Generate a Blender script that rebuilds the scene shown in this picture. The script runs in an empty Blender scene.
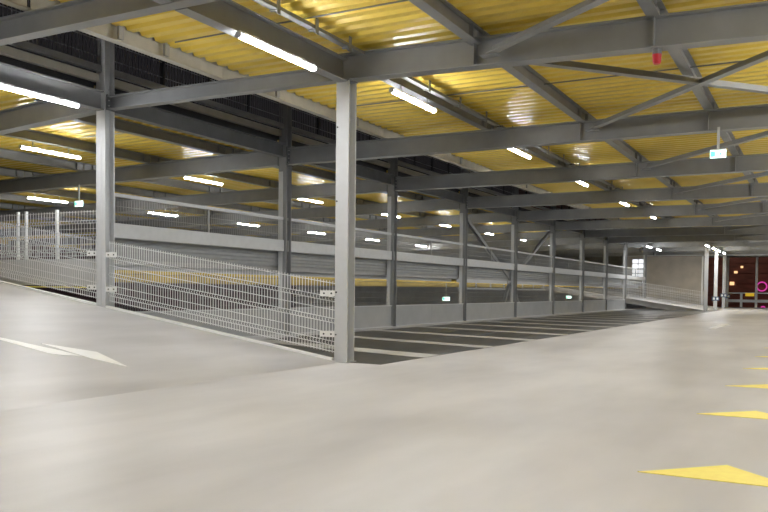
import bpy, bmesh, math, random
from mathutils import Vector, Matrix
random.seed(7)
scene = bpy.context.scene
COL = scene.collection
S, Y0, XR, XA = 5.03, 9.43, -10.32, -5.72      # bay length, first frame, long column row, near column row
def T(k): return Y0 + S * k
SL = 0.147                                      # ramp slope
def rz(x): return max(0.0, SL * (XA - x))
ORD = ['first','second','third','fourth','fifth','sixth','seventh','eighth','ninth','tenth','eleventh','twelfth',
       'thirteenth','fourteenth','fifteenth','sixteenth','seventeenth','eighteenth','nineteenth','twentieth',
       'twenty-first','twenty-second','twenty-third','twenty-fourth']

# ------------------------------------------------------------------ materials
def new_mat(name):
    m = bpy.data.materials.new(name); m.use_nodes = True
    nt = m.node_tree; b = nt.nodes['Principled BSDF']
    return m, nt, b
def paint(name, c, rough=.5, metal=0.0, var=.12, scale=6.0, bump=0.0, stretch=(1, 1, 1)):
    m, nt, b = new_mat(name)
    tc = nt.nodes.new('ShaderNodeTexCoord'); mp = nt.nodes.new('ShaderNodeMapping')
    mp.inputs['Scale'].default_value = stretch
    no = nt.nodes.new('ShaderNodeTexNoise'); no.inputs['Scale'].default_value = scale; no.inputs['Detail'].default_value = 5
    cr = nt.nodes.new('ShaderNodeValToRGB')
    cr.color_ramp.elements[0].position = .3; cr.color_ramp.elements[1].position = .7
    cr.color_ramp.elements[0].color = tuple(x * (1 - var) for x in c) + (1,)
    cr.color_ramp.elements[1].color = tuple(min(1, x * (1 + var)) for x in c) + (1,)
    nt.links.new(tc.outputs['Object'], mp.inputs['Vector']); nt.links.new(mp.outputs[0], no.inputs['Vector'])
    nt.links.new(no.outputs['Fac'], cr.inputs['Fac']); nt.links.new(cr.outputs['Color'], b.inputs['Base Color'])
    b.inputs['Roughness'].default_value = rough; b.inputs['Metallic'].default_value = metal
    if bump:
        bp = nt.nodes.new('ShaderNodeBump'); bp.inputs['Strength'].default_value = bump; bp.inputs['Distance'].default_value = .01
        nt.links.new(no.outputs['Fac'], bp.inputs['Height']); nt.links.new(bp.outputs[0], b.inputs['Normal'])
    return m
def emit(name, c, s):
    m, nt, b = new_mat(name)
    b.inputs['Base Color'].default_value = (*c, 1)
    b.inputs['Emission Color'].default_value = (*c, 1); b.inputs['Emission Strength'].default_value = s
    return m
def floor_mat(name, c, dark):
    m, nt, b = new_mat(name)
    L = nt.links.new
    tc = nt.nodes.new('ShaderNodeTexCoord')
    def noise(sc, st, det=5):
        mp = nt.nodes.new('ShaderNodeMapping'); mp.inputs['Scale'].default_value = st
        n = nt.nodes.new('ShaderNodeTexNoise'); n.inputs['Scale'].default_value = sc; n.inputs['Detail'].default_value = det
        L(tc.outputs['Object'], mp.inputs['Vector']); L(mp.outputs[0], n.inputs['Vector']); return n
    a = noise(.55, (1, .6, 1), 4); s = noise(2.2, (1, .28, 1), 9); f = noise(60, (1, 1, 1), 3)
    cr = nt.nodes.new('ShaderNodeValToRGB'); cr.color_ramp.elements[0].position = .36; cr.color_ramp.elements[1].position = .62
    cr.color_ramp.elements[0].color = (*dark, 1); cr.color_ramp.elements[1].color = (*c, 1)
    mx = nt.nodes.new('ShaderNodeMath'); mx.operation = 'MULTIPLY_ADD'; mx.inputs[1].default_value = .45
    mul = nt.nodes.new('ShaderNodeMath'); mul.operation = 'MULTIPLY'; mul.inputs[1].default_value = .55
    L(a.outputs['Fac'], mul.inputs[0]); L(s.outputs['Fac'], mx.inputs[0]); L(mul.outputs[0], mx.inputs[2])
    L(mx.outputs[0], cr.inputs['Fac']); L(cr.outputs['Color'], b.inputs['Base Color'])
    rr = nt.nodes.new('ShaderNodeMapRange'); rr.inputs['To Min'].default_value = .33; rr.inputs['To Max'].default_value = .52
    L(s.outputs['Fac'], rr.inputs['Value']); L(rr.outputs[0], b.inputs['Roughness'])
    bp = nt.nodes.new('ShaderNodeBump'); bp.inputs['Strength'].default_value = .08; bp.inputs['Distance'].default_value = .004
    L(f.outputs['Fac'], bp.inputs['Height'])
    bq = nt.nodes.new('ShaderNodeBump'); bq.inputs['Strength'].default_value = .12; bq.inputs['Distance'].default_value = .02
    L(s.outputs['Fac'], bq.inputs['Height']); L(bp.outputs[0], bq.inputs['Normal']); L(bq.outputs[0], b.inputs['Normal'])
    return m
M = {}
M['floor'] = floor_mat('floor_coating', (.60, .59, .59), (.44, .43, .43))
M['bay'] = floor_mat('bay_coating', (.058, .058, .056), (.042, .042, .041))
M['line'] = paint('line_paint', (.52, .51, .48), .5, var=.06, scale=9)
M['white'] = paint('white_paint', (.9, .9, .88), .45, var=.03)
M['yellow'] = paint('yellow_paint', (1.0, .84, .20), .5, var=.05, scale=14)
M['deck'] = paint('yellow_deck', (.82, .61, .105), .33, var=.04, scale=2.2)
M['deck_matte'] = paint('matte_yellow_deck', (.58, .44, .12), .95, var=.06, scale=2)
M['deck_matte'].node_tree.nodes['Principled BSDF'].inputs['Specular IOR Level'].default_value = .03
M['fascia'] = paint('fascia_sheet', (.34, .35, .35), .8, var=.05)
M['steel'] = paint('grey_painted_steel', (.28, .285, .285), .42, .15, var=.08, scale=3)
M['steel_dark'] = paint('dark_grey_steel', (.17, .175, .175), .45, .15, var=.12, scale=3)
M['column'] = paint('column_steel', (.60, .61, .615), .42, .1, var=.02, scale=14)
M['beige'] = paint('beige_steel', (.42, .40, .33), .5, .05, var=.1, scale=4)  # edge beams' tint holds yellow light bounced from the deck
M['galv'] = paint('galvanised', (.55, .56, .56), .45, .2, var=.04, scale=8)
M['panel'] = paint('panel_sheet', (.36, .37, .37), .45, .1, var=.06, scale=2)
M['wire'] = paint('wire', (.86, .87, .87), .4, .2, var=.05)
M['darkwire'] = paint('dark_wire', (.14, .14, .15), .5, .2, var=.05)
M['dark'] = paint('dark_sheet', (.03, .03, .032), .6, var=.2)
M['maroon'] = paint('maroon_cladding', (.20, .065, .045), .55, var=.35, scale=.8, stretch=(1, 1, 3))
M['plum'] = paint('plum_louvre', (.085, .045, .06), .6, var=.3, scale=1)
M['plaster'] = paint('rough_concrete_wall', (.46, .42, .36), .75, var=.12, scale=1.3, bump=.3)
M['concrete'] = paint('pale_concrete', (.42, .42, .41), .6, var=.1, scale=2)
M['lamp'] = emit('lamp_glow', (.97, .98, 1), 142)
M['lampcase'] = paint('lamp_case', (.6, .6, .6), .4)
M['green'] = emit('exit_green', (.10, .75, .45), 2.2)
M['exitface'] = emit('exit_face', (.75, 1, .93), 3.0)
M['red'] = paint('red_plastic', (.55, .01, .02), .3)
M['magenta'] = emit('magenta_glow', (.75, .06, .42), .75)
M['amber'] = emit('amber_glow', (1, .62, .3), 1.2)
M['windowglow'] = emit('window_glow', (.93, .95, 1), 1.3)
M['signyellow'] = emit('sign_yellow', (.95, .6, .03), .35)
M['blue'] = paint('navy_plate', (.08, .12, .2), .4)
M['black'] = paint('black_rubber', (.02, .02, .02), .6)

# ------------------------------------------------------------------ geometry helpers
class MB:
    def __init__(s): s.v = []; s.f = []
    def add(s, vs, fs):
        n = len(s.v); s.v += [tuple(v) for v in vs]; s.f += [tuple(i + n for i in f) for f in fs]
    def box(s, x0, x1, y0, y1, z0, z1):
        s.add([(x0,y0,z0),(x1,y0,z0),(x1,y1,z0),(x0,y1,z0),(x0,y0,z1),(x1,y0,z1),(x1,y1,z1),(x0,y1,z1)],
              [(0,3,2,1),(4,5,6,7),(0,1,5,4),(1,2,6,5),(2,3,7,6),(3,0,4,7)])
    def sweep(s, prof, p0, p1, up=(0, 0, 1)):
        p0 = Vector(p0); p1 = Vector(p1); d = (p1 - p0).normalized(); up = Vector(up)
        r = d.cross(up).normalized(); u = r.cross(d).normalized(); n = len(prof)
        vs = [p0 + r * a + u * b for a, b in prof] + [p1 + r * a + u * b for a, b in prof]
        fs = [(i, (i + 1) % n, n + (i + 1) % n, n + i) for i in range(n)]
        fs += [tuple(range(n - 1, -1, -1)), tuple(range(n, 2 * n))]
        s.add(vs, fs)
    def rod(s, p0, p1, r, n=4, up=(0, 0, 1)):
        d = (Vector(p1) - Vector(p0)).normalized()
        if abs(d.dot(Vector(up))) > .98: up = (0, 1, 0)
        s.sweep([(r * math.cos(2 * math.pi * (i + .5) / n), r * math.sin(2 * math.pi * (i + .5) / n)) for i in range(n)], p0, p1, up)
    def ibeam(s, p0, p1, h, b, tf=.014, tw=.01, up=(0, 0, 1)):
        H, B, w = h / 2, b / 2, tw / 2
        pr = [(-B,-H),(B,-H),(B,-H+tf),(w,-H+tf),(w,H-tf),(B,H-tf),(B,H),(-B,H),(-B,H-tf),(-w,H-tf),(-w,-H+tf),(-B,-H+tf)]
        s.sweep(pr, p0, p1, up)
    def prism(s, pts, z0, z1):
        n = len(pts)
        s.add([(x, y, z0) for x, y in pts] + [(x, y, z1) for x, y in pts],
              [tuple(range(n - 1, -1, -1)), tuple(range(n, 2 * n))] + [(i, (i + 1) % n, n + (i + 1) % n, n + i) for i in range(n)])
    def build(s, name, mat, parent=None, o0=None, bevel=0, smooth=False):
        """links the collected geometry as ONE object; its origin goes to o0 (world)."""
        me = bpy.data.meshes.new(name); o = bpy.data.objects.new(name, me)
        if o0 is None:
            if parent is not None: o0 = parent.location
            else:
                xs = [v[0] for v in s.v]; ys = [v[1] for v in s.v]; zs = [v[2] for v in s.v]
                o0 = ((min(xs)+max(xs))/2, (min(ys)+max(ys))/2, min(zs))
        o0 = Vector(o0)
        me.from_pydata([tuple(Vector(v) - o0) for v in s.v], [], s.f)
        bm = bmesh.new(); bm.from_mesh(me); bmesh.ops.recalc_face_normals(bm, faces=bm.faces); bm.to_mesh(me); bm.free()
        me.materials.append(M[mat] if isinstance(mat, str) else mat)
        COL.objects.link(o)
        if parent is not None:
            o.parent = parent; o.location = o0 - Vector(parent.location)
            if parent.parent is not None: o.location = o0 - Vector(parent.location) - Vector(parent.parent.location)
        else: o.location = o0
        if smooth:
            for p in me.polygons: p.use_smooth = True
        if bevel:
            md = o.modifiers.new('bevel', 'BEVEL'); md.width = bevel; md.segments = 2; md.limit_method = 'ANGLE'
        return o
def tag(o, label, cat, group=None):
    o['label'] = label; o['category'] = cat
    if group: o['group'] = group
    return o
def thing(name, loc, label, cat, group=None):
    o = bpy.data.objects.new(name, None); o.empty_display_size = .1; COL.objects.link(o); o.location = loc
    return tag(o, label, cat, group)
def struct(o): o['kind'] = 'structure'; return o

# ------------------------------------------------------------------ camera
th, pt, ro, f, py0 = .496, -.036, .011, 801.204, 318.777
R = Vector((math.cos(th), math.sin(th), 0)); F = Vector((-math.sin(th)*math.cos(pt), math.cos(th)*math.cos(pt), math.sin(pt)))
U = Vector((math.sin(th)*math.sin(pt), -math.cos(th)*math.sin(pt), math.cos(pt)))
R2 = R * math.cos(ro) + U * math.sin(ro); U2 = U * math.cos(ro) - R * math.sin(ro)
cam = bpy.data.cameras.new('camera'); co = bpy.data.objects.new('camera', cam); COL.objects.link(co)
mt = Matrix((R2, U2, -F)).transposed().to_4x4(); mt.translation = (0, 0, 1.0); co.matrix_world = mt
cam.sensor_width = 36; cam.lens = f / 768 * 36; cam.shift_y = (py0 - 256) / 768; cam.clip_end = 300
scene.camera = co

# ------------------------------------------------------------------ floors
YE = 64.8
mb = MB(); mb.box(XA, 9, -8, YE + .6, -.3, 0); struct(mb.build('floor', 'floor'))
mb = MB(); mb.box(XR - .12, XA, Y0, T(8), -.3, 0); struct(mb.build('floor', 'floor'))
mb = MB(); mb.box(XR - .12, XA, T(10), YE + .6, -.3, 0); struct(mb.build('floor', 'floor'))
def ramp(y0, y1, x1):
    mb = MB(); z = SL * (XA - x1)
    mb.add([(XA,y0,-.3),(x1,y0,z-.3),(x1,y1,z-.3),(XA,y1,-.3),(XA,y0,0),(x1,y0,z),(x1,y1,z),(XA,y1,0)],
           [(0,1,2,3),(4,7,6,5),(0,4,5,1),(1,5,6,2),(2,6,7,3),(3,7,4,0)])
    o = mb.build('floor', 'floor', o0=(XA, y0, 0)); return struct(o)
ramp(-8, Y0, -18.5)
ramp(T(8), T(10), -15.5)
# dark parking strip
mb = MB(); mb.prism([(-5.12, Y0 - .05), (-5.12, T(9) - 1.2), (-9.6, T(9) - 1.2), (-9.6, Y0 - .05)], 0, .003)
struct(mb.build('floor', 'bay'))
# lower level on the far side of the long row
mb = MB(); mb.box(-46, XR - .12, -8, YE, -1.9, -1.6); struct(mb.build('floor', 'concrete'))
# half level deck with its yellow soffit
def corrugated(name, x0, x1, y0, y1, z, h=.04, pitch=.25, mat='deck', dz=0):
    mb = MB(); y = y0; pts = []
    while y < y1:
        pts += [(y, z), (y + pitch * .42, z), (y + pitch * .55, z + h), (y + pitch * .87, z + h)]; y += pitch
    n = len(pts)
    vs = [(x0, a, b + dz) for a, b in pts] + [(x1, a, b) for a, b in pts] + [(x0, a, b + dz + .004) for a, b in pts] + [(x1, a, b + .004) for a, b in pts]
    fs = []
    for i in range(n - 1):
        fs += [(i, i + 1, n + i + 1, n + i), (2*n + i, 3*n + i, 3*n + i + 1, 2*n + i + 1),
               (i, 2*n + i, 2*n + i + 1, i + 1), (n + i, n + i + 1, 3*n + i + 1, 3*n + i)]
    mb.add(vs, fs); return struct(mb.build(name, mat))
corrugated('ceiling', -45, -13.2, 12.3, YE, 1.31, mat='deck_matte')
for q in range(6):
    xa = -13.2 + .39 * q; corrugated('ceiling', xa, xa + .39, 12.3 - .44 * q, T(8), 1.31, mat='deck_matte')
mb = MB(); mb.box(-45, -13.2, 12.3, YE, 1.40, 1.6); struct(mb.build('floor', 'concrete'))
mb = MB(); mb.prism([(-10.5, Y0 + .15), (-10.5, T(8)), (-13.2, T(8)), (-13.2, 12.3), (-10.9, Y0 + .3)], 1.40, 1.6); struct(mb.build('floor', 'concrete'))
# main yellow ceilings
corrugated('ceiling', -7.82, 8.5, -6, YE, 4.265)
corrugated('ceiling', -45, XR - .25, -6, YE, 4.265, dz=-.65)
mb = MB(); mb.box(-7.82, 8.5, -6, YE, 4.32, 4.36); struct(mb.build('ceiling', 'dark'))
mb = MB(); mb.add([(-45,-6,3.68),(XR-.25,-6,4.32),(XR-.25,YE,4.32),(-45,YE,3.68),(-45,-6,3.72),(XR-.25,-6,4.36),(XR-.25,YE,4.36),(-45,YE,3.72)], [(0,3,2,1),(4,5,6,7),(0,1,5,4),(1,2,6,5),(2,3,7,6),(3,0,4,7)]); struct(mb.build('ceiling', 'dark'))

# ------------------------------------------------------------------ columns
def column(x, y, z0, z1, label, group=None, base=True, w=.2, mat='column'):
    t = thing('steel_column', (x, y, max(z0, -9)), label, 'column', group)
    mb = MB(); mb.ibeam((x, y, z0), (x, y, z1), w, w, .015, .01, up=(0, 1, 0)); mb.build('shaft', mat, t)
    if base:
        mb = MB(); mb.box(x - w*.62, x + w*.62, y - w*.62, y + w*.62, z0, z0 + .015); mb.build('base_plate', 'galv', t)
    return t
tA = column(XA, Y0, 0, 3.83, 'tall pale grey steel column standing alone in the foreground at the ramp foot')
mb = MB()
for dz in (.38, .96, 2.2, 3.2):
    for dx in (-.075,): mb.rod((XA + dx, Y0 - .112, dz), (XA + dx, Y0 - .098, dz), .011, 8)
mb.build('bolt_heads', 'black', tA)
mb = MB(); mb.box(XA - .11, XA + .11, Y0 - .11, Y0 + .11, 3.815, 3.83); mb.build('cap_plate', 'steel', tA)
def r1_label(k):
    if k == 0: return 'grey steel column on the ramp edge holding both mesh fence panels'
    return f'{ORD[k-1]} grey column behind the ramp edge column along the parking bays' if k < 10 else f'{ORD[k-1]} and farthest grey column of the long row'
for k in range(0, 11):
    x = XR; yk = {9: 56.0, 10: 61.6}.get(k, T(k)); t = column(x, yk, -1.6, 5.75, r1_label(k), 'columns of the long row', base=False, mat='column' if k == 0 else 'steel')
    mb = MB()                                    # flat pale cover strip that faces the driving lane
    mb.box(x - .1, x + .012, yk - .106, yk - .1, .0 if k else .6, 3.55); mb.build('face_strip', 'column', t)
for k, lab in ((8, 'near grey column at the foot of the distant ramp'), (9, 'middle grey column beside the distant ramp'), (10, 'farther grey column behind the distant ramp near the railing')):
    column(XA, T(k), 0, 3.70, lab, mat='column')
for x, lab in ((-5.97, 'slim pale post where the end railing begins'), (-4.0, 'slim pale post rising from the end railing beside the magenta ring')):
    column(x, YE, 0, 3.7, lab, w=.16, mat='galv')

# ------------------------------------------------------------------ transverse beams (bottom 3.70)
def end_plate(mb, x, y):
    mb.box(x - .008, x + .008, y - .1, y + .1, 3.68, 4.08)
def cross_beam(k, x0, x1, label, group, h=.36, b=.21, y=None, zb=3.70, mat='steel', za=None):
    """za: underside at x0 when the beam falls slightly for drainage."""
    za = zb if za is None else za
    zat = lambda q: za + (zb - za) * (q - x0) / (x1 - x0)
    y = T(k) if y is None else y
    t = thing('ceiling_beam', ((x0 + x1) / 2, y, zb), label, 'beam', group)
    mb = MB(); mb.ibeam((x0, y, za + h/2), (x1, y, zb + h/2), h, b, .016, .01); mb.build('girder', mat, t)
    for xe in (x0, x1):
        if abs(xe - XR) < .3:
            mb = MB(); mb.box(xe - .012, xe + .012, y - b*.55, y + b*.55, zat(xe) - .02, zat(xe) + h + .02)
            mb.build('end_plate', 'steel_dark', t)
            mb = MB()
            for i in range(4):
                for s in (-1, 1):
                    sg = 1 if xe > XR else -1
                    mb.rod((xe + sg*.012, y + s*.055, zat(xe) + .05 + i*.085), (xe + sg*.03, y + s*.055, zat(xe) + .05 + i*.085), .012, 6, up=(0,0,1))
            mb.build('bolts', 'galv', t)
    mb = MB()                                    # web stiffeners where the joists come in
    xs = [q for q in (-3.83, -1.69, .45, 2.7) if x0 < q < x1]
    for q in xs:
        mb = MB(); mb.box(q - .006, q + .006, y - b*.48, y + b*.48, zat(q) + .016, zat(q) + h - .016); mb.build('stiffener', mat, t)
    return t
for k in range(0, 12):
    if k == 0:
        cross_beam(0, -10.2, XA - .12, 'grey cross beam between ramp edge column and the foreground column', None, b=.16, za=3.88, zb=3.84, h=.21)
        cross_beam(0, XA - .11, 7.5, 'wide grey cross beam running from the foreground column top across the ceiling', None, za=3.835, zb=3.50, h=.35)
    else:
        cross_beam(k, XR + .11 if k < 11 else -8.2, 7.5, f'{ORD[k-1]} grey cross beam behind the foreground column beam, over the driving lane', 'cross beams over the lane')
    if k < 11:
        cross_beam(k, -40 if k else -18, XR - .11, f'{ORD[k]} grey cross beam under the lower yellow ceiling behind the long column row', 'cross beams behind the column row', h=.36, za=3.15 if k else 3.44, zb=3.70 if k else 3.88)
cross_beam(-1, -16, 7.5, 'nearest grey cross beam slanting across the top corner above the ramp', None, y=6.1, zb=3.80, h=.25, b=.16)
cross_beam(-2, -16, 7.5, 'grey cross beam overhead behind the viewpoint', None, y=1.1)

# longitudinal beams on the rows
def long_beam(x, y0, y1, zb, h, b, label, group=None, mat='steel', name='ceiling_beam'):
    mb = MB(); mb.ibeam((x, y0, zb + h/2), (x, y1, zb + h/2), h, b, .014, .009)
    return tag(mb.build(name, mat), label, 'beam', group)
long_beam(XA, 6.2, Y0 - .1, 3.80, .30, .16, 'dark grey beam carrying the big tube lamp, meeting the foreground column')
long_beam(XA, 1.2, 6.0, 3.80, .30, .16, 'dark grey beam overhead in line with the foreground column')
long_beam(XR, 1.2, Y0 - .1, 3.86, .30, .16, 'thick dark beam meeting the ramp edge column from the near side', mat='steel')
for k in range(0, 10):
    long_beam(XR, T(k) + .1, T(k + 1) - .1, 3.86, .28, .16, f'dark beam along the column row, {ORD[k]} span after the ramp edge column', 'beams along the column row', mat='steel_dark')
# joists
def joist(x, ya, yb, zb, label, group, mat='steel', h=.195, b=.14):
    t = thing('ceiling_joist', (x, (ya + yb) / 2, zb), label, 'joist', group)
    mb = MB(); mb.ibeam((x, ya, zb + h/2), (x, yb, zb + h/2), h, b, .012, .008); mb.build('web_and_flanges', mat, t)
    for yy in (ya + .25, yb - .25):
        mb = MB(); mb.box(x - .058, x + .058, yy - .006, yy + .006, zb + .012, zb + h - .012); mb.build('stiffener', mat, t)
    return t
ylist = [(1.25, 5.98), (6.22, Y0 - .1)] + [(T(k) + .1, T(k+1) - .1) for k in range(0, 11)]
bayn = ['overhead bay', 'nearest bay', 'first bay behind the foreground beam'] + [f'{ORD[i]} bay behind the foreground beam' for i in range(1, 11)]
LX = [(-5.65, 'lamp line'), (-3.83, 'brace line'), (-1.69, 'red sounder line'), (.45, 'line past the sounder'), (2.7, 'outer line')]
for (x, ln) in LX:
    for i, (a, b) in enumerate(ylist):
        if x == -5.65 and i < 2: continue
        if x > 0 and i > 3: continue
        joist(x, a - .094, b + .094, 4.065, f'grey joist on the {ln}, {bayn[i]}', f'joists on the {ln}')
for i, (a, b) in enumerate(ylist):
    a0, b0 = a, b; a -= .095; b += .095
    t = thing('edge_beam', (-7.83, (a+b)/2, 4.07), f'beige edge beam along the yellow deck rim, {bayn[i]}', 'beam', 'beige edge beams')
    mb = MB(); pr = [(-.06,-.14),(.06,-.14),(.06,-.125),(-.045,-.125),(-.045,.125),(.06,.125),(.06,.14),(-.06,.14)]
    mb.sweep(pr, (-7.83, a, 4.21), (-7.83, b, 4.21)); mb.build('channel', 'beige', t)
    for s in (a + 1.2, b - 1.3):
        mb = MB(); mb.box(-7.77, -7.73, s - .04, s + .04, 4.09, 4.25); mb.build('cleat', 'steel', t)
for j in range(8):
    x = -12.0 - 2.3 * j
    for i, (a, b) in enumerate(ylist):
        if i == 0 or i > 8 or (j > 4 and i < 3) or (j == 0 and i == 1): continue
        joist(x, a - .094, b + .094, 4.06 + .019 * (x + 10.5), f'{ORD[j]} joist line behind the column row, {bayn[i]}', f'{ORD[j]} joist line behind the column row', mat='steel', h=.20, b=.16)
# thin conduits crossing the bays
for i, (a, b) in enumerate(ylist[1:9]):
    y = (a + b) / 2 + .25
    mb = MB(); mb.rod((-7.5, y, 4.215), (7.5, y, 4.215), .011, 6)
    tag(mb.build('conduit', 'steel_dark'), f'thin dark conduit crossing the yellow ceiling, {bayn[i+1]}', 'conduit', 'conduits under the yellow ceiling')
    mb = MB(); mb.rod((-30, y, 4.215), (XR - .3, y, 4.215), .012, 6)
    tag(mb.build('conduit', 'galv'), f'thin pale conduit behind the column row, {bayn[i+1]}', 'conduit', 'conduits behind the column row')
# cable trays beside the lamp line
for i, (a, b) in enumerate(ylist[1:9]):
    x = -5.43
    t = thing('cable_tray', (x, (a+b)/2, 4.1), f'narrow cable tray beside the lamp line, {bayn[i+1]}', 'cable tray', 'cable trays')
    mb = MB(); mb.box(x-.05, x+.05, a, b, 4.12, 4.126); mb.box(x-.05, x-.046, a, b, 4.12, 4.16); mb.box(x+.046, x+.05, a, b, 4.12, 4.16)
    mb.build('tray', 'steel', t)
    mb = MB(); mb.rod((x-.015, a, 4.137), (x-.015, b, 4.137), .011, 6); mb.rod((x+.015, a, 4.137), (x+.015, b, 4.137), .009, 6); mb.build('cable', 'black', t)
    n = 4
    for q in range(n):
        yy = a + (b - a) * (q + .5) / n
        mb = MB(); mb.box(x-.06, x+.06, yy-.02, yy+.02, 4.105, 4.12); mb.box(x+.05, x+.06, yy-.03, yy+.03, 4.06, 4.25); mb.build('hanger', 'steel', t)
# horizontal bracing: angle bars in crossing pairs
def brace(p0, p1, label, group='diagonal braces under the ceiling', r=.055, mat='steel'):
    t = thing('diagonal_brace', tuple((Vector(p0)+Vector(p1))/2), label, 'brace', group)
    mb = MB(); q = r
    mb.sweep([(-q,-q),(q,-q),(q,-q+.012),(-q+.012,-q+.012),(-q+.012,q),(-q,q)], p0, p1)
    mb.build('bar', mat, t)
    d = (Vector(p1) - Vector(p0)).normalized()
    for p, s in ((p0, 1), (p1, -1)):
        c = Vector(p) + d * s * .02
        mb = MB(); mb.box(c.x-.11, c.x+.11, c.y-.07, c.y+.07, c.z-.075, c.z-.063); mb.build('gusset_plate', 'steel', t)
    return t
zb = 3.93
brace((-3.6, Y0 - .17, zb), (.6, 6.2, zb), 'pale diagonal brace rising from the foreground beam towards the top edge')
for k in range(0, 8):
    brace((-3.6, T(k+1) - .17, zb), (.5, T(k) + .17, zb), f'diagonal brace from the {ORD[k]} rear joist joint towards the open side')
    if k < 1: brace((-3.6, T(k) + .17, zb + .03), (.5, T(k+1) - .17, zb + .03), 'dark diagonal brace crossing below the red sounder')
# vertical K braces around the fourth column of the long row
for (a, b, lab) in (((XR-.14, T(3)+.1, 3.6), (XR-.14, T(4)-.12, 1.45), 'grey diagonal brace descending to the fourth column from the third'),
                    ((XR-.14, T(5)-.1, 3.6), (XR-.14, T(4)+.12, 1.45), 'grey diagonal brace descending to the fourth column from the fifth'),
                    ((XR-.14, T(4)-.1, 1.3), (XR-.14, T(4)-.95, .3), 'short lower diagonal strut before the fourth column'),
                    ((XR-.14, T(4)+.1, 1.3), (XR-.14, T(4)+1.2, .3), 'short lower diagonal strut past the fourth column')):
    mb = MB(); mb.ibeam(a, b, .12, .12, .01, .01, up=(1, 0, 0)); tag(mb.build('diagonal_brace', 'steel'), lab, 'brace')

# ------------------------------------------------------------------ edge of the upper left deck, above the row
segs = [(1.2, Y0)] + [(T(k), T(k+1)) for k in range(0, 10)]
for i, (a, b) in enumerate(segs):
    nm = 'nearest span' if i == 0 else f'{ORD[i-1]} span past the ramp edge column'
    a += .1; b -= .1
    t = thing('upper_guard', (XR, (a+b)/2, 4.42), f'dark mesh guard of the upper deck, {nm}', 'guard rail', 'mesh guards of the upper deck')
    mb = MB(); mb.box(XR-.05, XR+.03, a, b, 4.48, 4.58); mb.build('bottom_rail', 'steel', t)
    mb = MB(); mb.box(XR-.03, XR+.03, a, b, 5.60, 5.68); mb.build('top_rail', 'steel_dark', t)
    mb = MB(); y = a
    n = int((b - a) / .07)
    for q in range(n + 1):
        y = a + (b - a) * q / n; mb.box(XR-.012, XR-.002, y-.006, y+.006, 4.58, 5.6)
    mb.build('vertical_bars', 'darkwire', t)
    mb = MB()
    for z in (4.72, 4.98, 5.24, 5.5): mb.box(XR-.004, XR+.006, a, b, z-.006, z+.006)
    mb.build('horizontal_wires', 'steel', t)
    for q in range(1, 4):
        yy = a + (b-a)*q/4; mb = MB(); mb.box(XR-.04, XR+.02, yy-.025, yy+.025, 4.58, 5.6); mb.build('post', 'dark', t)
    mb = MB(); mb.box(XR-.2, XR-.15, a, b, 4.16, 4.32)
    tag(mb.build('deck_edge_strip', 'dark'), f'dark strip closing the lower yellow deck edge, {nm}', 'trim', 'dark strips of the deck edge')
    mb = MB(); mb.box(XR-.13, XR-.03, a, b, 4.325, 4.445)
    tag(mb.build('kerb_strip', 'beige'), f'beige strip along the upper deck edge, {nm}', 'kerb', 'beige strips on the upper deck edge')

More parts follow.
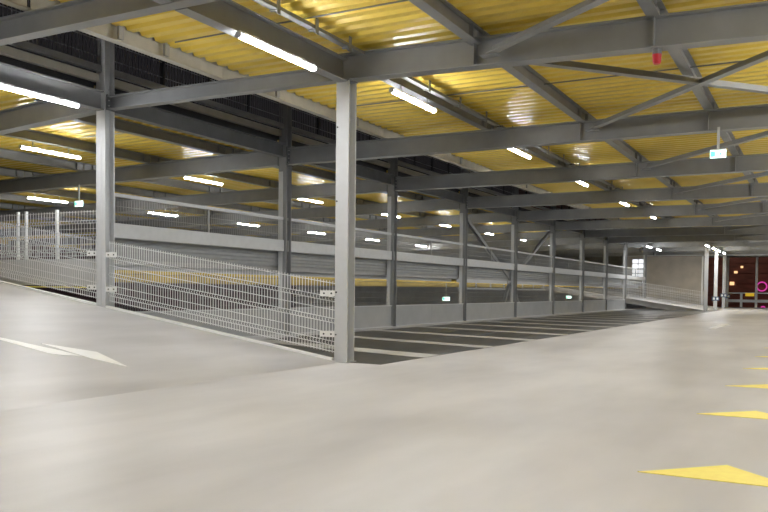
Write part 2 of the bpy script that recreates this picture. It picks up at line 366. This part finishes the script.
# ------------------------------------------------------------------ half level parapet behind the parking bays
def mesh_wires(mb, x, a, b, z0, z1, sp=.06, r=.0035):
    n = max(1, int((b - a) / sp))
    for q in range(n + 1):
        y = a + (b - a) * q / n; mb.box(x-r, x+r, y-r, y+r, z0, z1)
for k in range(0, 9):
    a, b = T(k) + .1, T(k+1) - .1
    nm = f'{ORD[k]} bay of the long row'
    if k == 8: b = 55.9
    mb = MB(); mb.box(XR-.03, XR+.05, a-.02, b+.02, 1.82, 2.06)
    tag(mb.build('guard_beam', 'galv'), f'broad pale guard beam between columns, {nm}', 'guard rail', 'pale guard beams')
    t = thing('mesh_guard', (XR, (a+b)/2, 2.06), f'fine mesh guard with top rail above the pale beam, {nm}', 'fence', 'mesh guards above the pale beam')
    mb = MB(); mb.box(XR-.02, XR+.03, a-.02, b+.02, 2.50, 2.56); mb.build('top_rail', 'galv', t)
    mb = MB(); mesh_wires(mb, XR-.02, a, b, 2.06, 2.5, .06 if k < 5 else .1); 
    for z in (2.2, 2.35): mb.box(XR-.024, XR-.017, a, b, z-.003, z+.003)
    mb.build('wire_mesh', 'panel', t)
    mb = MB(); mb.box(XR-.02, XR+.02, (a+b)/2-.015, (a+b)/2+.015, 2.06, 2.5); mb.build('post', 'panel', t)
    # ribbed fascia
    mb = MB(); pr = []
    zz = 1.47
    while zz < 1.82:
        pr += [(0, zz), (0, zz+.03), (.018, zz+.04), (.018, zz+.065)]; zz += .075
    xf = -10.47
    vs = [(xf + p, a-.1, z) for p, z in pr] + [(xf + p, b+.1, z) for p, z in pr]; n = len(pr)
    mb.add(vs, [(i, i+1, n+i+1, n+i) for i in range(n-1)])
    tag(mb.build('fascia_panel', 'fascia'), f'grey ribbed fascia strip under the pale guard beam, {nm}', 'panel', 'ribbed fascia strips')
    if k in (3, 4):
        t = thing('slotted_beam', (-10.6, (a+b)/2, 1.1), f'pale slotted beam with small uprights, {nm}', 'beam')
        mb = MB(); mb.box(-10.64, -10.52, a+.1, b-.1, 1.28, 1.47); mb.box(-10.62, -10.54, a+.1, b-.1, 1.05, 1.11); mb.build('flanges', 'column', t)
        for q in range(4):
            yy = a + .3 + (b - a - .6) * q / 3
            mb = MB(); mb.box(-10.6, -10.56, yy-.03, yy+.03, 1.11, 1.28); mb.build('upright', 'galv', t)
    else:
        mb = MB(); mb.box(-10.86, -10.74, a-.1, b+.1, 1.30, 1.46)
        tag(mb.build('deck_edge_beam', 'column'), f'pale flat edge beam above the yellow soffit, {nm}', 'beam', 'pale edge beams above the yellow soffit')
    # lower mesh and solid panels
    t = thing('lower_mesh_fence', (XR, (a+b)/2, .57), f'lower mesh fence standing on grey panels, {nm}', 'fence', 'lower mesh fences')
    mb = MB(); mesh_wires(mb, XR-.05, a, b, .5, 1.25, .06 if k < 5 else .1)
    for z in (.66, .8, .94, 1.08, 1.22): mb.box(XR-.056, XR-.046, a, b, z-.004, z+.004)
    mb.build('wire_mesh', 'steel_dark', t)
    m_ = (a + b) / 2
    for q, (u, v) in enumerate(((a, m_-.006), (m_+.006, b))):
        t = thing('guard_panel', (XR+.06, (u+v)/2, 0), f'solid grey panel, {("near","far")[q]} half of the {nm}', 'panel', 'solid grey panels at the bay ends')
        mb = MB(); mb.box(XR+.05, XR+.062, u, v, .01, .575); mb.build('sheet', 'panel', t)
        mb = MB(); mb.box(XR+.04, XR+.075, u, v, .56, .585); mb.build('top_fold', 'galv', t)
        mb = MB(); mb.box(XR+.045, XR+.10, u, v, 0, .02); mb.build('foot_angle', 'galv', t)
# pale transverse edge beam of the half level deck, with fence
mb = MB(); mb.box(-22, -13.22, 12.15, 12.3, 1.02, 1.6)
tag(mb.build('deck_edge_beam', 'column'), 'deep pale edge beam of the half level seen through the ramp fence', 'beam')
mb = MB(); mb.box(-22, -13.22, 12.10, 12.3, .97, 1.0)
tag(mb.build('yellow_trim', 'yellow'), 'thin yellow strip under the deep pale edge beam', 'trim')
def mesh_fence(x0, x1, y, zf, h0, h1, label, brackets=(), name='mesh_fence_panel', sp=.05, mat='wire', r=.0036, posts=()):
    """welded mesh with pressed folds; zf gives the ground under x."""
    xm = (x0 + x1) / 2
    t = thing(name, (xm, y, zf(xm)), label, 'fence')
    folds = [h0, h0 + .10, h0 + .13, h0 + .16, h0 + (h1-h0)*.42, h0 + (h1-h0)*.42 + .03, h0 + (h1-h0)*.42 + .06,
             h1 - .28, h1 - .25, h1 - .22, h1]
    off = [0, 0, -.028, 0, 0, -.028, 0, 0, -.028, 0, 0]
    mb = MB(); n = int(abs(x1 - x0) / sp)
    for q in range(n + 1):
        x = x0 + (x1 - x0) * q / n; g = zf(x)
        vs = []; fs = []
        for hh, o in zip(folds, off):
            vs += [(x-r, y+o-r, g+hh), (x+r, y+o-r, g+hh), (x+r, y+o+r, g+hh), (x-r, y+o+r, g+hh)]
        for i in range(len(folds) - 1):
            c = 4 * i
            for e in range(4): fs.append((c+e, c+(e+1)%4, c+4+(e+1)%4, c+4+e))
        mb.add(vs, fs)
    mb.build('vertical_wires', mat, t)
    mb = MB()
    hz = [(h0+.02, 0), (h0+.10, 0), (h0+.16, 0), (h0+.27, 0), (h0+(h1-h0)*.42, 0), (h0+(h1-h0)*.42+.06, 0),
          (h0+(h1-h0)*.60, 0), (h1-.28, 0), (h1-.22, 0), (h1-.03, 0)]
    for hh, o in hz: mb.rod((x0, y+o-.006, zf(x0)+hh), (x1, y+o-.006, zf(x1)+hh), r*2.0, 4)
    mb.build('horizontal_wires', mat, t)
    for (x, hh, sgn) in brackets:
        mb = MB(); g = zf(x)
        mb.box(x, x + sgn*.24, y-.05, y-.035, g+hh-.04, g+hh+.04)
        o = mb.build('fixing_bracket', 'white', t)
        mb = MB(); mb.rod((x+sgn*.06, y-.058, g+hh), (x+sgn*.06, y-.048, g+hh), .012, 8); mb.rod((x+sgn*.18, y-.058, g+hh), (x+sgn*.18, y-.048, g+hh), .012, 8)
        mb.build('bolt_heads', 'black', o)
    for x in posts:
        mb = MB(); mb.box(x-.035, x+.02, y+.02, y+.08, zf(x)-.02, zf(x)+h1+.05); mb.build('post', mat, t)
    return t
mesh_fence(XR+.14, XA-.12, Y0-.04, rz, .10, 1.09, 'white mesh fence panel down the ramp edge to the foreground column',
           [(XA-.10, .93, -1), (XA-.10, .37, -1), (XR+.10, .86, 1), (XR+.10, .30, 1)])
mesh_fence(XR-.14, -12.75, Y0-.04, rz, .10, 1.09, 'white mesh fence panel up the ramp beyond the ramp edge column',
           [(XR-.10, .86, -1), (XR-.10, .30, -1)])
mesh_fence(-12.8, -15.3, Y0-.04, rz, .10, 1.09, 'white mesh fence panel highest up the ramp', [])
mesh_fence(-13.2, -18.5, 12.22, lambda x: 1.6, .05, 1.05, 'mesh fence with posts standing on the half level deck edge', posts=(-14.93, -15.96, -16.24, -17.8), sp=.09)
mesh_fence(XR+.14, XA-.12, T(8)-.04, rz, .10, 1.09, 'distant mesh fence on the far ramp edge', sp=.1, r=.005)
mesh_fence(XR-.14, -14.8, T(8)-.04, rz, .10, 1.09, 'distant mesh fence higher on the far ramp', sp=.1, r=.005)
# steel kerb angles on ramp edges
for (ya, x1, lab) in ((Y0, -15.5, 'pale steel kerb along the near ramp edge below the mesh fence'), (T(8), -15.0, 'pale steel kerb along the distant ramp edge')):
    mb = MB(); mb.sweep([(-.04, 0), (.04, 0), (.04, .03), (-.04, .03)], (XA - .14, ya - .06, rz(XA-.14)), (x1, ya - .05, rz(x1)))
    tag(mb.build('kerb_angle', 'white'), lab, 'kerb')

# ------------------------------------------------------------------ floor markings
for i in range(14):
    ys = 10.70 + 2.48 * i
    w = .56 if i == 0 else .42
    if ys > T(8): break
    mb = MB(); mb.prism([(-5.12, ys), (-5.12, ys + w), (-9.6, ys + w + 1.5), (-9.6, ys + 1.5)], .003, .006)
    tag(mb.build('parking_line', 'line'), f'{ORD[i]} pale slanted line on the dark parking bays past the foreground column', 'line marking', 'slanted parking bay lines')
ty = [4.58, 7.06, 9.38, 11.72, 14.05, 16.4, 18.75, 21.1]
for i, y in enumerate(ty):
    mb = MB(); mb.prism([(-.86, y), (-.02, y), (-.44, y + .45)], 0, .004)
    lb = ['large yellow triangle painted on the floor, nearest of the row', 'second nearest yellow floor triangle', 'third yellow floor triangle from the front']
    tag(mb.build('floor_triangle', 'yellow'), lb[i] if i < 3 else f'{ORD[i]} yellow floor triangle from the front, thin in the distance', 'floor marking', 'yellow floor triangles')
def on_ramp(pts, e=.004): return [(x, y, SL * (XA - x) + e) for x, y in pts]
def flat(mb, P, e=.004):
    n = len(P); mb.add([(x, y, z) for x, y, z in P] + [(x, y, z - e) for x, y, z in P], [tuple(range(n)), tuple(range(2*n-1, n-1, -1))] + [(i, n+i, n+(i+1)%n, (i+1)%n) for i in range(n)])
t = thing('floor_arrow', (-7.5, 6.2, SL*1.78), 'white painted arrow on the ramp pointing down towards the lane', 'floor marking')
mb = MB(); flat(mb, on_ramp([(-10.4, 5.80), (-8.4, 6.09), (-7.76, 6.2), (-7.56, 6.24), (-7.22, 6.26), (-7.37, 6.06), (-7.49, 6.01), (-8.27, 6.0), (-10.4, 5.70)])); mb.build('shaft', 'white', t)
mb = MB(); flat(mb, on_ramp([(-7.98, 6.31), (-7.36, 6.59), (-6.6, 6.34), (-7.1, 6.27)])); mb.build('arrow_head', 'white', t)
mb = MB(); mb.prism([(-2.75, 24.6), (-2.55, 24.6), (-2.55, 27.2), (-2.35, 27.2), (-2.65, 29.0), (-2.95, 27.2), (-2.75, 27.2)], 0, .004)
tag(mb.build('floor_arrow', 'white'), 'small white arrow painted far down the driving lane', 'floor marking')

# ------------------------------------------------------------------ lamps
def make_lamp():
    t = thing('tube_lamp', (0, 0, 0), 'x', 'lamp', 'x')
    n = 10; L_ = 1.5
    mb = MB(); mb.box(-.035, .035, 0, L_, .05, .085); mb.box(-.03, .03, .25, .35, .085, .1); mb.box(-.03, .03, L_-.35, L_-.25, .085, .1)
    mb.build('housing', 'lampcase', t, o0=(0, 0, 0))
    mb = MB(); pr = [(.042 * math.cos(math.pi * i / n), -.042 * math.sin(math.pi * i / n) * .9) for i in range(n + 1)]
    mb.sweep([(a, b + .05) for a, b in pr], (0, .02, 0), (0, L_ - .02, 0)); d = mb.build('diffuser', 'lamp', t, o0=(0, 0, 0))
    for y in (0, L_ - .02):
        mb = MB(); mb.sweep([(a * 1.06, b * 1.06 + .05) for a, b in pr], (0, y, 0), (0, y + .02, 0)); mb.build('end_cap', 'lampcase', t, o0=(0, 0, 0))
    for y in (.3, L_-.3):
        mb = MB(); mb.box(-.006, .006, y-.012, y+.012, .085, .192); mb.build('hanger', 'galv', t, o0=(0, 0, 0))
    return t
lamp0 = make_lamp(); used = False
def lamp(x, y, z, label, group, ang=0):
    global used
    if not used: r = lamp0; used = True
    else:
        r = lamp0.copy(); COL.objects.link(r)
        for ch in list(lamp0.children):
            if z in (3.70, 3.755) and ch.name.startswith('hanger'): continue
            c = ch.copy(); COL.objects.link(c); c.parent = r
    r.location = (x, y, z); r.rotation_euler = (0, 0, ang); r['label'] = label; r['group'] = group
    return r
lane = [(-5.6, 6.95, 3.70), (-5.56, 10.42, 3.87), (-5.6, 15.42, 3.87), (-5.64, 20.5, 3.87), (-5.68, 26.1, 3.87), (-5.68, 31.1, 3.87)]
labs = ['large bright tube lamp on the dark beam before the foreground column', 'tube lamp just behind the foreground cross beam']
for i in [1, 0] + list(range(2, len(lane))):
    x, y, z = lane[i]
    lamp(x, y, z, labs[i] if i < 2 else f'{ORD[i]} tube lamp along the lamp line over the lane', 'tube lamps along the lane')
lamp(-10.17, 7.25, 3.755, 'bright tube lamp hanging over the top of the ramp beside the thick dark beam', 'tube lamps over the ramp')
for i, y in enumerate((10.85, 15.6, 20.6, 26.1, 30.9, 36.2, 41.2, 46.2)):
    lamp(-14.3, y, 3.775, f'{ORD[i]} tube lamp of the row behind the column row', 'first lamp row behind the columns')
for i, y in enumerate((16.3, 21.3, 26.3, 31.5, 37, 43)):
    lamp(-21.2, y, 3.645, f'{ORD[i]} tube lamp of the more distant row behind the columns', 'second lamp row behind the columns')
for i, y in enumerate((40, 46, 52)):
    lamp(-28.1, y, 3.515, f'{ORD[i]} tube lamp of the most remote row', 'third lamp row behind the columns')
for i, y in enumerate((46.9, 50.2, 52.9, 55.9)):
    lamp(-5.5, y, 3.61, f'{ORD[i]} of four small lamps in line over the distant ramp columns', 'lamps over the distant ramp columns')
for i, y in enumerate((48.0, 51.2)):
    lamp(-8.8, y, 3.64, f'{("nearer","farther")[i]} small lamp over the distant ramp', 'lamps over the distant ramp')
# fill lamps added beside and behind the viewpoint, out of the picture
for i, (x, y, z) in enumerate([(-5.68, 1.8, 3.70), (-10.17, 2.0, 3.755), (-1.65, 2.0, 3.87), (.45, -3.0, 3.87), (-6.5, -3.2, 3.87)] + [(2.7, 1.8 + 5.03 * q, 3.87) for q in range(12)] + [(.45, 6.4 + 5.03 * q, 3.87) for q in range(11)]):
    lamp(x, y, z, 'added fill lamp under the ceiling of the driving lane outside the picture', 'added fill lamps outside the picture')
for k in range(0, 9):  # unseen uplights added to brighten the yellow soffit
    o = lamp(-12.4, T(k) + 1.8, -1.50, 'added unseen uplight on the lower level floor behind the grey panels', 'added uplights on the lower level floor')
    o.rotation_euler = (0, math.pi, 0)
    for x in (-19, -27):
        o = lamp(x, T(k) + 4.2, -1.50, 'added unseen uplight on the lower level floor behind the grey panels', 'added uplights on the lower level floor')
        o.rotation_euler = (0, math.pi, 0)

# ------------------------------------------------------------------ exit signs, sounder
def exit_sign(x, y, z, label, drop=.25, s=1.0, ang=0.0):
    t = thing('exit_sign', (x, y, z), label, 'exit sign')
    w = .15 * s; h = .15 * s
    def P(mb, name, mat): 
        return mb.build(name, mat, t, o0=(x, y, z))
    mb = MB(); mb.box(x-w, x+w, y-.02, y+.02, z, z+h); P(mb, 'case', 'exitface')
    mb = MB(); mb.box(x-w*.95, x-w*.35, y-.024, y-.019, z+.02*s, z+h-.02*s); P(mb, 'green_panel', 'green')
    mb = MB()                                   # running figure and arrow
    mb.box(x-w*.18, x+w*.0, y-.0245, y-.0195, z+.05*s, z+.10*s); mb.box(x+w*.2, x+w*.8, y-.0245, y-.0195, z+.065*s, z+.085*s)
    mb.prism([(x+w*.2, y-.0245), (x+w*.4, y-.0245), (x+w*.4, y-.0195), (x+w*.2, y-.0195)], z+.04*s, z+.11*s); P(mb, 'pictogram', 'green')
    mb = MB(); mb.box(x-w*1.03, x+w*1.03, y-.03, y+.03, z+h, z+h+.02); P(mb, 'hood', 'lampcase')
    mb = MB(); mb.box(x-.02, x+.02, y-.012, y+.012, z+h+.02, z+h+.02+drop); P(mb, 'hanger', 'galv')
    t.rotation_euler = (0, 0, ang)
    return t
exit_sign(-1.51, 14.28, 3.235, 'lit green and white exit sign hanging below the second cross beam', drop=.36, s=.8)
exit_sign(-16.6, 14.3, 3.04, 'lit exit sign hanging behind the fence at the end of a tube lamp', drop=.40, s=.85)
exit_sign(-13.0, 29.2, .60, 'small lit exit sign behind the lower mesh fence', drop=.54)
exit_sign(-13.0, 47.0, .62, 'tiny lit exit sign far behind the lower mesh fences', drop=.52)
t = thing('warning_sounder', (-1.66, Y0, 3.70), 'small red alarm sounder under the foreground cross beam', 'alarm')
mb = MB(); n = 16
def cyl(mb, x, y, z0, z1, r0, r1=None):
    r1 = r0 if r1 is None else r1; n = 16
    vs = [(x + r0*math.cos(2*math.pi*i/n), y + r0*math.sin(2*math.pi*i/n), z0) for i in range(n)] + [(x + r1*math.cos(2*math.pi*i/n), y + r1*math.sin(2*math.pi*i/n), z1) for i in range(n)]
    mb.add(vs, [tuple(range(n-1,-1,-1)), tuple(range(n, 2*n))] + [(i, (i+1)%n, n+(i+1)%n, n+i) for i in range(n)])
cyl(mb, -1.66, Y0, 3.67, 3.73, .052); mb.build('mount', 'steel_dark', t)
mb = MB(); cyl(mb, -1.66, Y0, 3.59, 3.67, .048, .052); cyl(mb, -1.66, Y0, 3.565, 3.59, .034, .048); mb.build('red_lens', 'red', t, smooth=False)

# ------------------------------------------------------------------ far end: ramp wall, railing, buildings outside
mb = MB(); mb.box(-12.6, -7.1, T(10) + .35, T(10) + .6, -.3, 3.6); struct(mb.build('wall_end', 'plaster'))
mb = MB(); mb.box(-12.6, 8, T(10) + .3, T(10) + .34, 3.62, 4.2); struct(mb.build('trim_1', 'galv'))
for (x0, x1, z0, z1, lab) in ((-11.95, -11.15, 1.7, 3.45, 'brightly lit tall window in the distant beige wall'), (-11.9, -11.15, 0.0, .5, 'small lit opening low in the distant beige wall')):
    y = T(10) + .33
    t = thing('lit_window', ((x0+x1)/2, y, z0), lab, 'window')
    mb = MB(); mb.box(x0, x1, y-.01, y+.01, z0, z1); mb.build('pane', 'windowglow', t)
    mb = MB()
    for zz in [z0 + .35*i for i in range(int((z1-z0)/.35)+1)] + [z1]: mb.box(x0-.03, x1+.03, y-.05, y-.012, zz-.03, zz+.03)
    mb.box((x0+x1)/2-.03, (x0+x1)/2+.03, y-.045, y-.012, z0, z1); mb.build('frame', 'galv', t)
# pale jamb strip on the right end of the wall
mb = MB(); mb.box(-7.22, -7.1, T(10)+.28, T(10)+.34, 0, 3.6); tag(mb.build('wall_jamb', 'white'), 'pale lit jamb at the end of the distant beige wall', 'jamb')
def railing(x0, x1, y, label):
    t = thing('end_railing', ((x0+x1)/2, y, 0), label, 'railing')
    mb = MB(); mb.box(x0, x1, y-.04, y+.02, 1.02, 1.10); mb.build('top_rail', 'galv', t)
    mb = MB(); mb.box(x0, x1, y-.04, y+.0, .38, .58); mb.build('guard_plank', 'galv', t)
    x = x0 + .9
    while x < x1:
        mb = MB(); mb.box(x-.08, x+.08, y-.0, y+.1, 0, 1.1); mb.build('post', 'column', t); x += 2.3
railing(-5.9, 8, YE, 'pale metal railing closing the far end of the lane')
t = thing('yellow_sign', (-4.42, YE - .08, .83), 'small yellow sign fixed to the far end railing', 'sign')
mb = MB(); mb.box(-4.72, -4.12, YE-.09, YE-.07, .83, 1.06); mb.build('plate', 'signyellow', t)
mb = MB(); mb.box(-4.6, -4.5, YE-.07, YE-.04, .9, 1.05); mb.box(-4.34, -4.24, YE-.07, YE-.04, .9, 1.05); mb.build('clip', 'galv', t)
for (x, y, z, lab) in ((XA+.02, T(9)-.14, .55, 'small navy and white plate on the middle column by the distant ramp'), (-5.97, YE-.12, .68, 'small navy and white plate on the slim post at the railing'), (XA+.0, T(10)-.14, .75, 'small navy and white plate on the farther column by the distant ramp')):
    t = thing('column_plate', (x, y, z), lab, 'sign')
    mb = MB(); mb.box(x-.22, x+.22, y-.012, y+.012, z, z+.26); mb.build('plate', 'blue', t)
    mb = MB(); mb.box(x-.16, x-.04, y-.016, y-.012, z+.06, z+.20); mb.box(x+.05, x+.17, y-.016, y-.012, z+.06, z+.20); mb.build('white_marks', 'white', t)
for i, (x, z) in enumerate(((-9, 9), (2, 9))):  # area lights added to brighten the building outside
    l = bpy.data.lights.new('outside_fill_light', 'AREA'); l.energy = 170; l.size = 1.5; l.color = (1, .8, .65)
    o = bpy.data.objects.new('outside_fill_light', l); COL.objects.link(o); o.location = (x, 74, z)
    o.rotation_euler = Vector((-.1, 1, -.6)).to_track_quat('-Z', 'Y').to_euler()
    tag(o, 'added fill light outside, aimed at the maroon building', 'light', 'added fill lights outside')
# building outside with horizontal cladding
mb = MB(); z = -6
while z < 14:
    mb.box(-30, 14, 85, 85.2, z, z + .85); mb.box(-30, 14, 85.12, 85.2, z + .85, z + 1.0); z += 1.0
tag(mb.build('neighbour_building', 'maroon'), 'dark maroon clad building outside beyond the far railing', 'building')
for (x, z, w, h, lab) in ((-6.57, 3.6, .22, .2, 'highest small warm window on the maroon building'), (-7.1, 3.1, .3, .22, 'middle small warm window on the maroon building'), (-7.42, 2.0, .4, .32, 'lowest small warm window on the maroon building')):
    mb = MB(); mb.box(x-w/2, x+w/2, 84.93, 84.98, z-h/2, z+h/2)
    tag(mb.build('warm_window', 'amber'), lab, 'window', 'warm windows')
def ring(x, y, z, R_, r, lab):
    mb = MB(); N, n = 40, 8; vs = []; fs = []
    for i in range(N):
        a = 2*math.pi*i/N
        for j in range(n):
            b = 2*math.pi*j/n; rr = R_ + r*math.cos(b); vs.append((x + rr*math.cos(a), y + r*math.sin(b), z + rr*math.sin(a)))
    for i in range(N):
        for j in range(n): fs.append((i*n+j, ((i+1)%N)*n+j, ((i+1)%N)*n+(j+1)%n, i*n+(j+1)%n))
    mb.add(vs, fs); tag(mb.build('ring_light', 'magenta', smooth=True), lab, 'light')
ring(-4.75, 84.7, 1.72, .42, .06, 'glowing magenta ring on the building beyond the railing')
ring(-4.6, 84.7, -.35, .16, .06, 'small magenta glow low beyond the railing')
# louvred walls closing the left side
def louvre(x, z0, z1, y0, y1, label):
    mb = MB(); z = z0
    while z < z1: mb.box(x, x+.1, y0, y1, z, z+.16); z += .24
    mb.box(x-.1, x-.02, y0, y1, z0, z1); tag(mb.build('louvre_wall', 'plum'), label, 'wall')
louvre(-45, 1.6, 4.2, -6, YE, 'dark plum louvred wall across the half level deck')
louvre(-45, -1.6, 1.4, -6, YE, 'dark louvred wall across the lower level')
mb = MB(); mb.box(-45, -12.6, YE, YE+.2, -1.6, 4.25); struct(mb.build('wall_back', 'concrete'))

# ------------------------------------------------------------------ world and colour
w = bpy.data.worlds.new('night'); scene.world = w; w.use_nodes = True
w.node_tree.nodes['Background'].inputs[0].default_value = (.012, .011, .012, 1); w.node_tree.nodes['Background'].inputs[1].default_value = 1
scene.view_settings.view_transform = 'Standard'; scene.view_settings.look = 'None'; scene.view_settings.exposure = 0
